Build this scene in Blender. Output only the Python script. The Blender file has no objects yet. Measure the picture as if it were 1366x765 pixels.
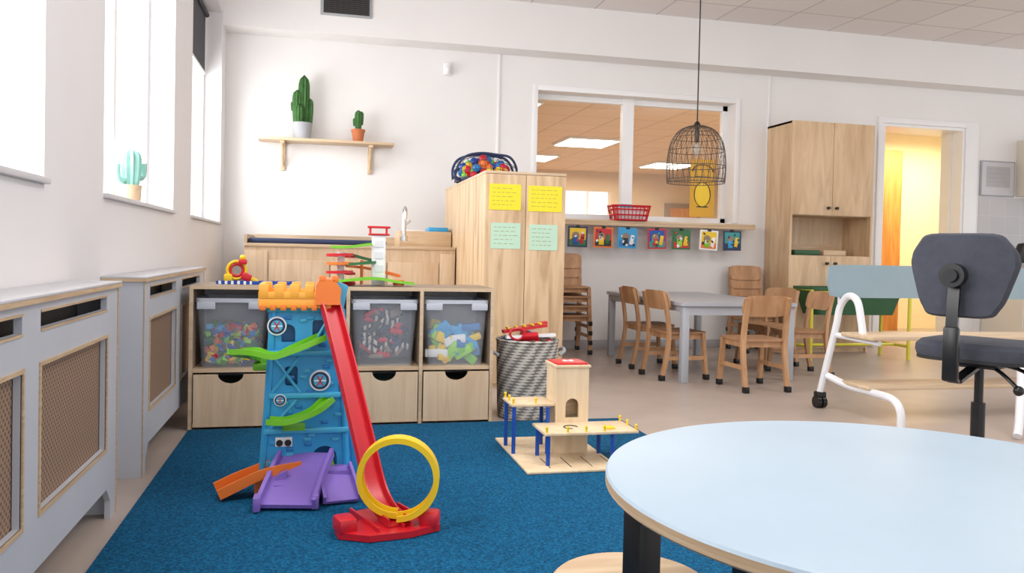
import bpy, bmesh, math, random
from mathutils import Matrix, Vector
random.seed(7)
pi=math.pi
sc=bpy.context.scene
# ---------------------------------------------------------------- materials
def lin(c):
    return tuple(((x/255)/12.92 if x/255<=0.04045 else (((x/255)+0.055)/1.055)**2.4) for x in c)+(1,)
def newmat(n):
    m=bpy.data.materials.new(n); m.use_nodes=True
    return m,m.node_tree,m.node_tree.nodes['Principled BSDF']
def mat(n,col,rough=0.5,var=0.06,scale=6,bump=0,bscale=200,metal=0,alpha=1,emit=0):
    m,t,p=newmat(n); N=t.nodes; L=t.links
    p.inputs['Roughness'].default_value=rough; p.inputs['Metallic'].default_value=metal
    tc=N.new('ShaderNodeTexCoord')
    no=N.new('ShaderNodeTexNoise'); no.inputs['Scale'].default_value=scale; no.inputs['Detail'].default_value=4
    L.new(tc.outputs['Object'],no.inputs['Vector'])
    r=N.new('ShaderNodeValToRGB'); c=lin(col)
    r.color_ramp.elements[0].position=0.3; r.color_ramp.elements[1].position=0.7
    r.color_ramp.elements[0].color=tuple(x*(1-var) for x in c[:3])+(1,)
    r.color_ramp.elements[1].color=tuple(min(1,x*(1+var*.5)) for x in c[:3])+(1,)
    L.new(no.outputs['Fac'],r.inputs['Fac']); L.new(r.outputs['Color'],p.inputs['Base Color'])
    if bump:
        n2=N.new('ShaderNodeTexNoise'); n2.inputs['Scale'].default_value=bscale; n2.inputs['Detail'].default_value=3
        L.new(tc.outputs['Object'],n2.inputs['Vector'])
        b=N.new('ShaderNodeBump'); b.inputs['Strength'].default_value=bump; b.inputs['Distance'].default_value=0.01
        L.new(n2.outputs['Fac'],b.inputs['Height']); L.new(b.outputs['Normal'],p.inputs['Normal'])
    if alpha<1: p.inputs['Alpha'].default_value=alpha
    if emit:
        L.new(r.outputs['Color'],p.inputs['Emission Color']); p.inputs['Emission Strength'].default_value=emit
    return m
def wood(n,col,dark,sc3=(14,14,1.2),rough=0.45,contrast=(0.35,0.7)):
    m,t,p=newmat(n); N=t.nodes; L=t.links
    p.inputs['Roughness'].default_value=rough
    tc=N.new('ShaderNodeTexCoord'); mp=N.new('ShaderNodeMapping'); mp.inputs['Scale'].default_value=sc3
    L.new(tc.outputs['Object'],mp.inputs['Vector'])
    no=N.new('ShaderNodeTexNoise'); no.inputs['Scale'].default_value=1.6; no.inputs['Detail'].default_value=6; no.inputs['Distortion'].default_value=0.9
    L.new(mp.outputs['Vector'],no.inputs['Vector'])
    r=N.new('ShaderNodeValToRGB')
    r.color_ramp.elements[0].position=contrast[0]; r.color_ramp.elements[1].position=contrast[1]
    r.color_ramp.elements[0].color=lin(dark); r.color_ramp.elements[1].color=lin(col)
    L.new(no.outputs['Fac'],r.inputs['Fac']); L.new(r.outputs['Color'],p.inputs['Base Color'])
    return m
M={}
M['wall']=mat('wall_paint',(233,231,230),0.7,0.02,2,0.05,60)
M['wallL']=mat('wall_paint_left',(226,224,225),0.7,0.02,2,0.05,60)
M['trim']=mat('white_lacquer',(238,238,239),0.4,0.01)
M['ply']=wood('birch_plywood',(220,196,166),(204,176,144))
M['plyH']=wood('birch_plywood_horizontal',(214,190,160),(194,168,138),(1.2,14,14))
M['plyV']=wood('birch_plywood_strong',(214,186,150),(176,142,106),(9,9,0.9),0.45,(0.3,0.58))
M['plyT']=wood('tall_cabinet_birch',(218,188,152),(192,160,124),(7,7,1.2),0.45,(0.3,0.65))
M['edge']=wood('plywood_edge',(208,182,150),(184,154,120),(3,3,60))
M['pine']=wood('pine',(218,194,162),(200,170,136),(1.2,14,14))
M['beech']=wood('beech',(200,156,116),(172,128,90),(8,8,2))
M['beechD']=wood('beech_seat',(184,140,102),(160,116,80),(2,12,12))
M['light']=wood('light_wood_toy',(228,206,174),(214,188,152))
M['shelfside']=mat('shelf_board_brown',(146,126,108),0.5,0.08)
M['cover']=mat('cover_paint_grey',(186,188,195),0.5,0.03)
M['coverTop']=mat('cover_top_grey',(200,199,203),0.4,0.03)
M['black']=mat('black_metal',(16,16,18),0.35,0.1)
M['dark']=mat('dark_rubber',(28,28,32),0.6,0.1)
M['fabric']=mat('charcoal_fabric',(68,71,82),0.9,0.12,30,0.4,400)
M['tabletop']=mat('light_blue_laminate',(170,189,204),0.42,0.02)
M['bluegrey']=mat('blue_grey_board',(134,154,163),0.45,0.04)
M['greytop']=mat('grey_table_laminate',(170,174,182),0.35,0.03)
M['white']=mat('white_plastic',(238,238,240),0.35,0.01)
M['whitemetal']=mat('white_powder_coat',(222,223,227),0.35,0.02)
M['chrome']=mat('chrome',(210,212,215),0.15,0.02,metal=1)
M['navy']=mat('navy_vinyl',(36,50,88),0.5,0.05)
cols=dict(red=(200,26,40),yellow=(240,200,30),orange=(232,120,44),blue=(34,122,190),cyan=(72,174,214),green=(120,196,44),purple=(136,108,192),
 dgreen=(40,110,60),pink=(220,90,140),dblue=(22,74,166),mint=(165,215,200),teal=(50,150,150),castle=(246,172,64),lime=(150,214,60),gold=(214,160,24))
for k,v in cols.items(): M[k]=mat(k+'_plastic',v,0.35,0.04)
M['skyblue']=mat('sky_blue_plastic',(52,158,214),0.35,0.05)
M['cactus']=mat('cactus_green',(58,106,48),0.7,0.35,25,0.5,120)
M['cactus2']=mat('mint_cactus',(150,204,192),0.6,0.15,20)
M['potgrey']=mat('pot_grey',(166,168,172),0.7,0.1)
M['terra']=mat('terracotta',(192,112,70),0.8,0.1)
M['soil']=mat('soil',(60,45,35),0.9,0.2)
M['paperY']=mat('yellow_paper',(236,218,52),0.8,0.03)
M['paperG']=mat('mint_paper',(184,216,194),0.8,0.03)
M['ink']=mat('ink',(150,145,90),0.8,0.05)
M['rattan']=mat('dark_rattan',(92,78,66),0.6,0.25,40)
M['warm']=mat('warm_wall',(226,204,172),0.7,0.03)
M['warm2']=mat('warm_corridor_wall',(246,232,196),0.7,0.03)
M['kit']=mat('kitchen_front_offwhite',(222,214,200),0.5,0.02)
M['orangewood']=wood('orange_pine',(222,156,84),(196,126,58))
M['grey']=mat('grey_tile',(178,176,178),0.4,0.05)
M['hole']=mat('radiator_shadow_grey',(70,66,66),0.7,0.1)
M['lampE']=mat('lamp_diffuser',(255,252,240),0.5,0,emit=6)
M['bulb']=mat('clear_bulb_glass',(200,196,188),0.1,0.02,alpha=0.35)
M['bin']=mat('clear_polypropylene',(216,222,232),0.2,0.03,alpha=0.26)
M['binrim']=mat('clear_rim',(214,218,228),0.25,0.03,alpha=0.65)
M['zebra']=mat('zebra_mix',(230,226,220),0.5,0.1)
M['yframe']=mat('yellow_frame',(214,204,60),0.4,0.04)
M['gtub']=mat('green_tub',(42,88,54),0.45,0.06)
M['blind']=mat('blind_dark',(70,70,76),0.8,0.05)
M['glass'],t,p=newmat('window_glass')
p.inputs['Base Color'].default_value=(0.95,0.98,1,1); p.inputs['Roughness'].default_value=0.03; p.inputs['Alpha'].default_value=0.06
t=M['zebra'].node_tree; p=t.nodes['Principled BSDF']
w=t.nodes.new('ShaderNodeTexWave'); w.inputs['Scale'].default_value=11; w.inputs['Distortion'].default_value=4
tc=t.nodes.new('ShaderNodeTexCoord'); t.links.new(tc.outputs['Object'],w.inputs['Vector'])
r=t.nodes.new('ShaderNodeValToRGB'); r.color_ramp.interpolation='CONSTANT'; r.color_ramp.elements[0].color=(.03,.03,.03,1); r.color_ramp.elements[1].position=.5; r.color_ramp.elements[1].color=(.62,.56,.5,1)
t.links.new(w.outputs['Fac'],r.inputs['Fac']); t.links.new(r.outputs['Color'],p.inputs['Base Color'])
def tiles(n,c1,c2,mort,size,ms=0.008,axes=None):
    m,t,p=newmat(n); N=t.nodes; L=t.links; p.inputs['Roughness'].default_value=0.85
    tc=N.new('ShaderNodeTexCoord'); mp=N.new('ShaderNodeMapping')
    if axes: mp.inputs['Rotation'].default_value=axes
    L.new(tc.outputs['Object'],mp.inputs['Vector'])
    b=N.new('ShaderNodeTexBrick'); b.offset=0; b.inputs['Scale'].default_value=1
    b.inputs['Brick Width'].default_value=size; b.inputs['Row Height'].default_value=size; b.inputs['Mortar Size'].default_value=ms
    b.inputs['Color1'].default_value=lin(c1); b.inputs['Color2'].default_value=lin(c2); b.inputs['Mortar'].default_value=lin(mort)
    L.new(mp.outputs['Vector'],b.inputs['Vector']); L.new(b.outputs['Color'],p.inputs['Base Color'])
    return m
M['ceil']=tiles('ceiling_tiles',(228,222,220),(222,216,214),(190,184,183),0.6)
M['ceil2']=tiles('warm_ceiling_tiles',(232,200,160),(228,196,156),(200,166,124),0.6,0.012)
M['floor']=mat('vinyl_floor',(178,163,153),0.36,0.07,5,0.03,80)
m,t,p=newmat('blue_carpet'); N=t.nodes; L=t.links; p.inputs['Roughness'].default_value=0.95; p.inputs['Specular IOR Level'].default_value=.15
tc=N.new('ShaderNodeTexCoord'); n1=N.new('ShaderNodeTexNoise'); n1.inputs['Scale'].default_value=130; n1.inputs['Detail'].default_value=3
L.new(tc.outputs['Object'],n1.inputs['Vector'])
r=N.new('ShaderNodeValToRGB'); r.color_ramp.elements[0].position=.35; r.color_ramp.elements[1].position=.68
r.color_ramp.elements[0].color=lin((4,60,94)); r.color_ramp.elements[1].color=lin((20,104,146))
L.new(n1.outputs['Fac'],r.inputs['Fac']); L.new(r.outputs['Color'],p.inputs['Base Color'])
b=N.new('ShaderNodeBump'); b.inputs['Strength'].default_value=.8; b.inputs['Distance'].default_value=.006
L.new(n1.outputs['Fac'],b.inputs['Height']); L.new(b.outputs['Normal'],p.inputs['Normal']); M['carpet']=m
m,t,p=newmat('perforated_board'); N=t.nodes; L=t.links; p.inputs['Roughness'].default_value=0.6
tc=N.new('ShaderNodeTexCoord'); mp=N.new('ShaderNodeMapping'); mp.inputs['Scale'].default_value=(0,1,1); mp.inputs['Rotation'].default_value=(pi/4,0,0)
L.new(tc.outputs['Object'],mp.inputs['Vector'])
v=N.new('ShaderNodeTexVoronoi'); v.inputs['Scale'].default_value=66; v.inputs['Randomness'].default_value=0
sp=N.new('ShaderNodeSeparateXYZ'); L.new(mp.outputs['Vector'],sp.inputs[0])
cb=N.new('ShaderNodeCombineXYZ'); L.new(sp.outputs['Y'],cb.inputs[0]); L.new(sp.outputs['Z'],cb.inputs[1])
v.voronoi_dimensions='2D'; L.new(cb.outputs[0],v.inputs['Vector'])
r=N.new('ShaderNodeValToRGB'); r.color_ramp.elements[0].position=.25; r.color_ramp.elements[1].position=.34
r.color_ramp.elements[0].color=lin((92,70,56)); r.color_ramp.elements[1].color=lin((150,122,100))
L.new(v.outputs['Distance'],r.inputs['Fac']); L.new(r.outputs['Color'],p.inputs['Base Color']); M['perf']=m
m,t,p=newmat('woven_seagrass'); N=t.nodes; L=t.links; p.inputs['Roughness'].default_value=0.9
tc=N.new('ShaderNodeTexCoord'); sp=N.new('ShaderNodeSeparateXYZ'); L.new(tc.outputs['Object'],sp.inputs[0])
at=N.new('ShaderNodeMath'); at.operation='ARCTAN2'; L.new(sp.outputs['X'],at.inputs[0]); L.new(sp.outputs['Y'],at.inputs[1])
mz=N.new('ShaderNodeMath'); mz.operation='MULTIPLY'; mz.inputs[1].default_value=10.0; L.new(sp.outputs['Z'],mz.inputs[0])
cb=N.new('ShaderNodeCombineXYZ'); L.new(at.outputs[0],cb.inputs[0]); L.new(mz.outputs[0],cb.inputs[1])
mp=N.new('ShaderNodeMapping'); mp.inputs['Rotation'].default_value=(0,0,pi/5); mp.inputs['Scale'].default_value=(.35,1,1); L.new(cb.outputs[0],mp.inputs['Vector'])
ck=N.new('ShaderNodeTexChecker'); ck.inputs['Scale'].default_value=9; ck.inputs['Color1'].default_value=lin((190,184,174)); ck.inputs['Color2'].default_value=lin((114,109,104))
L.new(mp.outputs['Vector'],ck.inputs['Vector']); L.new(ck.outputs['Color'],p.inputs['Base Color']); M['woven']=m

# ---------------------------------------------------------------- builder
class Bd:
    def __init__(s,name): s.n=name; s.v=[]; s.f=[]; s.fm=[]; s.mats=[]; s.T=Matrix()
    def mi(s,m):
        m=M[m] if isinstance(m,str) else m
        if m not in s.mats: s.mats.append(m)
        return s.mats.index(m)
    def add(s,vs,fs,m,T=None):
        k=len(s.v); i=s.mi(m); TT=s.T@(T or Matrix())
        s.v+= [tuple(TT@Vector(v)) for v in vs]
        for f in fs: s.f.append(tuple(a+k for a in f)); s.fm.append(i)
    def bm(s,bm,m,T=None):
        bm.verts.index_update()
        s.add([v.co.copy() for v in bm.verts],[[v.index for v in f.verts] for f in bm.faces],m,T); bm.free()
    def box(s,x0,x1,y0,y1,z0,z1,m,bev=0,T=None):
        if bev<=0:
            s.add([(x0,y0,z0),(x1,y0,z0),(x1,y1,z0),(x0,y1,z0),(x0,y0,z1),(x1,y0,z1),(x1,y1,z1),(x0,y1,z1)],
              [(0,3,2,1),(4,5,6,7),(0,1,5,4),(1,2,6,5),(2,3,7,6),(3,0,4,7)],m,T); return
        b=bmesh.new(); bmesh.ops.create_cube(b,size=1)
        for v in b.verts: v.co=Vector(((x0+x1)/2+v.co.x*(x1-x0),(y0+y1)/2+v.co.y*(y1-y0),(z0+z1)/2+v.co.z*(z1-z0)))
        bmesh.ops.bevel(b,geom=b.edges[:],offset=bev,segments=2,affect='EDGES',profile=.5)
        s.bm(b,m,T)
    def bc(s,c,d,m,bev=0,T=None,rz=0,rx=0,ry=0):
        TT=Matrix.Translation(c)@Matrix.Rotation(rz,4,'Z')@Matrix.Rotation(ry,4,'Y')@Matrix.Rotation(rx,4,'X')
        if T: TT=T@TT
        s.box(-d[0]/2,d[0]/2,-d[1]/2,d[1]/2,-d[2]/2,d[2]/2,m,bev,TT)
    def cyl(s,p0,p1,r,m,r1=None,n=16,T=None):
        p0=Vector(p0);p1=Vector(p1); r1=r if r1 is None else r1
        z=(p1-p0).normalized(); a=Vector((1,0,0)) if abs(z.x)<.9 else Vector((0,1,0)); x=z.cross(a).normalized(); y=z.cross(x)
        vs=[];
        for p,rr in((p0,r),(p1,r1)):
            for i in range(n): t=2*pi*i/n; vs.append(p+x*rr*math.cos(t)+y*rr*math.sin(t))
        fs=[(i,(i+1)%n,n+(i+1)%n,n+i) for i in range(n)]+[tuple(range(n))[::-1],tuple(range(n,2*n))]
        s.add(vs,fs,m,T)
    def sph(s,c,r,m,sc3=(1,1,1),T=None,u=16,v=10):
        b=bmesh.new(); bmesh.ops.create_uvsphere(b,u_segments=u,v_segments=v,radius=r)
        for q in b.verts: q.co=Vector((q.co.x*sc3[0]+c[0],q.co.y*sc3[1]+c[1],q.co.z*sc3[2]+c[2]))
        s.bm(b,m,T)
    def sweep(s,pts,prof,m,up=(0,0,1),closed=False,T=None):
        P=[Vector(p) for p in pts]; n=len(P); k=len(prof); up=Vector(up); vs=[]
        for i in range(n):
            if closed: t=P[(i+1)%n]-P[i-1]
            else: t=P[min(i+1,n-1)]-P[max(i-1,0)]
            t.normalize(); sd=t.cross(up)
            if sd.length<1e-4: sd=t.cross(Vector((1,0.01,0)))
            sd.normalize(); u2=sd.cross(t).normalized()
            for a,b in prof: vs.append(P[i]+sd*a+u2*b)
        fs=[]
        for i in range(n if closed else n-1):
            j=(i+1)%n
            for q in range(k): fs.append((i*k+q,i*k+(q+1)%k,j*k+(q+1)%k,j*k+q))
        if not closed: fs+= [tuple(range(k))[::-1],tuple(range((n-1)*k,n*k))]
        s.add(vs,fs,m,T)
    def tube(s,pts,r,m,n=8,closed=False,up=(0,0,1),T=None):
        P=[Vector(p) for p in pts]; N_=len(P); vs=[]; prev=None
        for i in range(N_):
            t=(P[(i+1)%N_]-P[i-1]) if closed else P[min(i+1,N_-1)]-P[max(i-1,0)]
            t.normalize()
            if prev is None:
                a=Vector((0,0,1)) if abs(t.z)<.9 else Vector((1,0,0)); x=t.cross(a).normalized()
            else: x=(prev-t*prev.dot(t)).normalized()
            prev=x; y=t.cross(x)
            for q in range(n): a=2*pi*q/n; vs.append(P[i]+x*r*math.cos(a)+y*r*math.sin(a))
        fs=[]
        for i in range(N_ if closed else N_-1):
            j=(i+1)%N_
            for q in range(n): fs.append((i*n+q,i*n+(q+1)%n,j*n+(q+1)%n,j*n+q))
        if not closed: fs+=[tuple(range(n))[::-1],tuple(range((N_-1)*n,N_*n))]
        s.add(vs,fs,m,T)
    def lathe(s,prof,m,c=(0,0,0),n=32,T=None):
        k=len(prof); vs=[]
        for i in range(n):
            a=2*pi*i/n
            for r,z in prof: vs.append((c[0]+r*math.cos(a),c[1]+r*math.sin(a),c[2]+z))
        fs=[]
        for i in range(n):
            j=(i+1)%n
            for q in range(k-1): fs.append((i*k+q,j*k+q,j*k+q+1,i*k+q+1))
        if prof[0][0]>1e-5: fs.append(tuple(i*k for i in range(n))[::-1])
        if prof[-1][0]>1e-5: fs.append(tuple(i*k+k-1 for i in range(n)))
        s.add(vs,fs,m,T)
    def prism(s,outer,holes,d,m,T=None):
        b=bmesh.new(); es=[]
        for lp in [outer]+list(holes):
            vs=[b.verts.new((x,y,0)) for x,y in lp]
            for i in range(len(vs)): es.append(b.edges.new((vs[i],vs[(i+1)%len(vs)])))
        bmesh.ops.triangle_fill(b,use_beauty=True,use_dissolve=False,edges=es)
        r=bmesh.ops.extrude_face_region(b,geom=b.faces[:])
        for v in [g for g in r['geom'] if isinstance(g,bmesh.types.BMVert)]: v.co.z+=d
        bmesh.ops.recalc_face_normals(b,faces=b.faces[:])
        s.bm(b,m,T)
    def cpanel(s,c,w,h,th,bow,m,n=4.0,T=None,nx=18,tilt=0,nz=6,bowz=0):
        def z_h(t): return h/2*max(0.0,(1-abs(t)**n))**(1/n)
        vs=[];fs=[]
        for side in(0,1):
            for i in range(nx+1):
                t=-math.cos(pi*i/nx)
                for j in range(nz+1):
                    q=-1+2*j/nz; zz=max(z_h(t),h*.02)*q
                    y=bow*(t*t)+bowz*(q*q)+(th/2 if side else -th/2)
                    vs.append((c[0]+t*w/2,c[1]+y+tilt*zz,c[2]+zz))
        k=(nx+1)*(nz+1); W=nz+1
        for i in range(nx):
            for j in range(nz):
                a=i*W+j; fs.append((a,a+W,a+W+1,a+1)); fs.append((k+a,k+a+1,k+a+W+1,k+a+W))
            fs.append((i*W,k+i*W,k+(i+1)*W,(i+1)*W)); a=i*W+nz; fs.append((a,a+W,k+a+W,k+a))
        for j in range(nz):
            fs.append((j,j+1,k+j+1,k+j)); a=nx*W+j; fs.append((a,k+a,k+a+1,a+1))
        s.add(vs,fs,m,T)
    def done(s,loc=(0,0,0),rz=0,ang=35):
        me=bpy.data.meshes.new(s.n); me.from_pydata(s.v,[],s.f)
        for m in s.mats: me.materials.append(m)
        me.polygons.foreach_set('material_index',s.fm)
        me.polygons.foreach_set('use_smooth',[True]*len(me.polygons))
        me.update()
        try: me.set_sharp_from_angle(angle=math.radians(ang))
        except Exception: pass
        o=bpy.data.objects.new(s.n,me); sc.collection.objects.link(o); o.location=loc; o.rotation_euler=(0,0,rz)
        return o
RX=Matrix.Rotation(pi/2,4,'X')
YZ=Matrix(((0,0,1,0),(1,0,0,0),(0,1,0,0),(0,0,0,1)))
def arc(cx,cy,r,a0,a1,n=12): return [(cx+r*math.cos(a0+(a1-a0)*i/n),cy+r*math.sin(a0+(a1-a0)*i/n)) for i in range(n+1)]
def rrect(x0,x1,y0,y1,r,n=5):
    return arc(x1-r,y1-r,r,0,pi/2,n)+arc(x0+r,y1-r,r,pi/2,pi,n)+arc(x0+r,y0+r,r,pi,1.5*pi,n)+arc(x1-r,y0+r,r,1.5*pi,2*pi,n)
def smooth_path(pts,n=6):
    P=[Vector(p) for p in pts]; out=[]
    for i in range(len(P)-1):
        p0=P[max(i-1,0)];p1=P[i];p2=P[i+1];p3=P[min(i+2,len(P)-1)]
        for k in range(n):
            t=k/n; out.append(0.5*((2*p1)+(p2-p0)*t+(2*p0-5*p1+4*p2-p3)*t*t+(3*p1-p0-3*p2+p3)*t**3))
    out.append(P[-1]); return out

# ---------------------------------------------------------------- room shell
XW=-0.8; YB=7.3; ZC=3.13
b=Bd('floor'); b.box(-1.1,9.5,-2.5,YB,-.05,0,'floor'); b.box(-1.1,9.5,YB,16.2,-.05,0,'floor'); b.done()
b=Bd('ceiling'); b.box(-1.1,9.5,-1.0,YB+.3,ZC,ZC+.06,'ceil'); b.done()
wins=[(1.2,2.67),(3.35,4.85),(5.48,7.02)]; ZS=1.07; ZT=2.8; X0=-1.0
ys=[-2.5]+[q for w in wins for q in w]+[YB+.3]
b=Bd('wall_left')
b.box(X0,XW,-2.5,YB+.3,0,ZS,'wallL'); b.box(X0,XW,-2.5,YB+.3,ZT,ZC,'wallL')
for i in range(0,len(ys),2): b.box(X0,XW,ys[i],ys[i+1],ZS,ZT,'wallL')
b.done()
for i,(y0,y1) in enumerate(wins):
    b=Bd('window_%d'%(i+1)); xf=-.955; f=.045
    b.box(xf-.03,xf+.02,y0,y0+f,ZS,ZT,'trim'); b.box(xf-.03,xf+.02,y1-f,y1,ZS,ZT,'trim')
    b.box(xf-.03,xf+.02,y0+f,y1-f,ZS,ZS+f,'trim'); b.box(xf-.03,xf+.02,y0+f,y1-f,ZT-f,ZT,'trim')
    ym=(y0+y1)/2
    if i==1: b.box(xf-.03,xf+.02,ym-.025,ym+.025,ZS+f,ZT-f,'trim')
    b.box(xf-.008,xf-.004,y0+f,y1-f,ZS+f,ZT-f,'glass')
    b.box(xf+.02,XW+.02,y0,y1,ZS+.001,ZS+.02,'coverTop',.003)
    b.done()
b=Bd('roller_blind'); y0,y1=wins[2]; b.box(-.932,-.926,y0+.55,y1-.04,2.3,ZT-.05,'blind'); b.cyl((-.915,y0+.55,ZT-.04),(-.915,y1-.03,ZT-.04),.018,'blind'); b.box(-.934,-.922,y0+.55,y1-.04,2.28,2.3,'trim'); b.done()
WX0,WX1,WZ0,WZ1=1.95,3.97,1.23,2.41; DX0,DX1,DZ=5.65,6.66,2.32; YT=YB+.3
for (a,c,z0,z1) in((XW,WX0,0,ZC),(WX0,WX1,0,WZ0),(WX0,WX1,WZ1,ZC),(WX1,DX0,0,ZC),(DX0,DX1,DZ,ZC),(DX1,9.5,0,ZC)):
    b=Bd('wall_back'); b.box(a,c,YB,YT,z0,z1,'wall'); b.done()
b=Bd('trim_1'); b.box(XW,9.5,7.05,YB,2.71,ZC,'wall'); b.done()
for n,x in(('trim_2',1.575),('trim_3',4.33)):
    b=Bd(n); b.box(x-.012,x+.012,YB-.012,YB,0.0,2.71,'trim',.003); b.done()
b=Bd('baseboard_back'); b.box(XW,DX0-.07,YB-.015,YB,0,.08,'grey',.003); b.box(DX1+.2,9.5,YB-.015,YB,0,.08,'grey',.003); b.done()
b=Bd('window_4'); yf=YB+.16; f=.05
b.box(WX0,WX0+f*.5,yf,yf+.06,WZ0,WZ1,'trim'); b.box(WX1-f,WX1,yf,yf+.06,WZ0,WZ1,'trim')
b.box(WX0,WX1,yf,yf+.06,WZ1-f,WZ1,'trim'); b.box(WX0,WX1,yf,yf+.06,WZ0,WZ0+f,'trim')
b.box(2.85,2.96,yf-.02,yf+.06,WZ0,WZ1,'trim'); b.box(WX0+f,WX1-f,yf+.028,yf+.032,WZ0+f,WZ1-f,'glass'); b.done()
b=Bd('trim_4'); e=.05
b.box(WX0-e,WX0,YB-.012,YB,WZ0,WZ1+e,'trim',.002); b.box(WX1,WX1+e,YB-.012,YB,WZ0,WZ1+e,'trim',.002); b.box(WX0,WX1,YB-.012,YB,WZ1,WZ1+e,'trim',.002); b.done()
b=Bd('trim_5')
b.box(DX0-.06,DX0,YB-.02,YB,0,DZ+.06,'trim',.003); b.box(DX1,DX1+.16,YB-.02,YB,0,DZ+.06,'trim',.003); b.box(DX0,DX1,YB-.02,YB,DZ,DZ+.06,'trim',.003); b.done()
b=Bd('door_1'); b.box(DX0+.001,DX0+.03,YB-.005,YT,0,DZ-.001,'trim'); b.box(DX1-.03,DX1-.001,YB-.005,YT,0,DZ-.001,'trim'); b.box(DX0+.03,DX1-.03,YB-.005,YT,DZ-.03,DZ-.001,'trim'); b.box(DX0+.03,DX0+.045,YB+.14,YB+.17,0,DZ-.03,'trim'); b.box(DX1-.045,DX1-.03,YB+.14,YB+.17,0,DZ-.03,'trim'); b.done()
b=Bd('wall_corridor')
b.box(5.25,5.35,YT,9.2,0,2.55,'warm2'); b.box(5.25,9.5,9.2,9.3,0,2.55,'warm2'); b.box(9.4,9.5,YT,9.2,0,2.55,'warm2'); b.done()
b=Bd('ceiling_corridor'); b.box(5.25,9.5,YT,9.3,2.55,2.58,'trim'); b.done()
b=Bd('door_post'); b.box(6.80,7.24,8.95,9.19,0,2.3,'orangewood',.005); b.done()
b=Bd('wall_far'); b.box(-1.1,4.9,16,16.2,0,2.6,'warm'); b.box(5.9,11,16,16.2,0,2.6,'warm'); b.box(4.9,5.9,16,16.2,0,1.3,'warm'); b.box(4.9,5.9,16,16.2,2.2,2.6,'warm')
b.box(-1.1,-1.0,YT,16,0,2.6,'warm'); b.box(9.5,9.6,YT,16,0,2.6,'warm')
b.box(5.36,5.4,16-.04,16,1.3,2.2,'trim'); b.done()
b=Bd('door_2'); b.box(7.1,7.9,15.9,15.99,0,2.0,'shelfside',.005); b.box(7.2,7.8,15.88,15.9,1.2,1.9,'orangewood'); b.sph((7.2,15.86,1.0),.03,'chrome'); b.done()
b=Bd('ceiling_adjacent'); b.box(-1.1,9.6,YT,16.2,2.6,2.66,'ceil2'); b.done()
for (x,y) in((3.9,11.7),(3.6,13.9),(6.3,14.1),(2.0,9.2),(6.6,11.0)):
    b=Bd('ceiling_light_panel'); b.box(-.42,.42,-.45,.45,-.035,0,'trim',.004); b.box(-.38,.38,-.41,.41,-.04,-.034,'lampE'); b.done((x,y,2.6))
b=Bd('air_vent')
b.box(-.215,.215,-.012,0,-.09,.09,'potgrey',.003); b.box(-.19,.19,-.016,-.011,-.07,.07,'dark')
for i in range(8): b.bc((0,-.018,-.06+i*.017),(.375,.004,.006),'hole')
for i in range(9): b.box(-.19+i*.0465,-.187+i*.0465,-.024,-.016,-.07,.07,'hole')
b.done((.19,7.05,2.95))
b=Bd('motion_sensor'); b.box(-.03,.03,-.05,0,-.06,.05,'white',.01); b.sph((0,-.05,-.02),.03,'white',(1,.8,1.2)); b.done((1.09,YB,2.54))
b=Bd('carpet'); b.box(-.60,1.59,-.6,4.12,0,.012,'carpet',.004); b.done()

# ---------------------------------------------------------------- radiator covers
def cover(y0,y1,panels):
    b=Bd('radiator_cover'); xf=-.65; L=y1-y0; ZTp=.755
    outer=[(y0,0),(y0+.07,0),(y0+.07,.06),(y0+.12,.11),(y1-.12,.11),(y1-.07,.06),(y1-.07,0),(y1,0),(y1,ZTp),(y0,ZTp)]
    holes=[]
    for a,c in panels:
        holes.append([(a,.245),(c,.245),(c,.60),(a,.60)])
        holes.append([(a,.69),(c,.69),(c,.73),(a,.73)])
    b.prism(outer,holes,.018,'cover',Matrix.Translation((xf-.018,0,0))@YZ)
    for a,c in panels:
        e=.010
        for (p,q,r,t) in((a-e,c+e,.245-e,.245),(a-e,c+e,.60,.60+e),(a-e,a,.245,.60),(c,c+e,.245,.60)):
            b.box(xf-.002,xf+.004,p,q,r,t,'edge')
        b.box(xf-.026,xf-.02,a-.01,c+.01,.235,.61,'perf')
        for (r,t) in((.684,.69),(.73,.736)): b.box(xf-.002,xf+.003,a,c,r,t,'edge')
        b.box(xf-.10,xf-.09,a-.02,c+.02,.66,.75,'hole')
    b.box(XW+.002,xf-.018,y0,y0+.018,0,ZTp,'cover'); b.box(XW+.002,xf-.018,y1-.018,y1,0,ZTp,'cover')
    b.box(XW+.002,xf+.012,y0-.01,y1+.01,ZTp,ZTp+.012,'edge'); b.box(XW+.002,xf+.012,y0-.01,y1+.01,ZTp+.012,ZTp+.02,'coverTop',.002)
    for yy in(y0,y1): b.box(xf-.001,xf+.003,yy-.006 if yy==y1 else yy,yy if yy==y1 else yy+.006,0,ZTp,'edge')
    b.box(XW+.03,xf-.06,y0+.12,y1-.12,.14,.64,'white',.01)
    for i in range(int(L/.06)-4): b.box(xf-.062,xf-.05,y0+.15+i*.06,y0+.18+i*.06,.16,.62,'white')
    return b.done()
cover(1.25,2.92,[(1.40,2.03),(2.155,2.778)])
cover(3.33,4.98,[(3.45,4.05),(4.22,4.82)])

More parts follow.
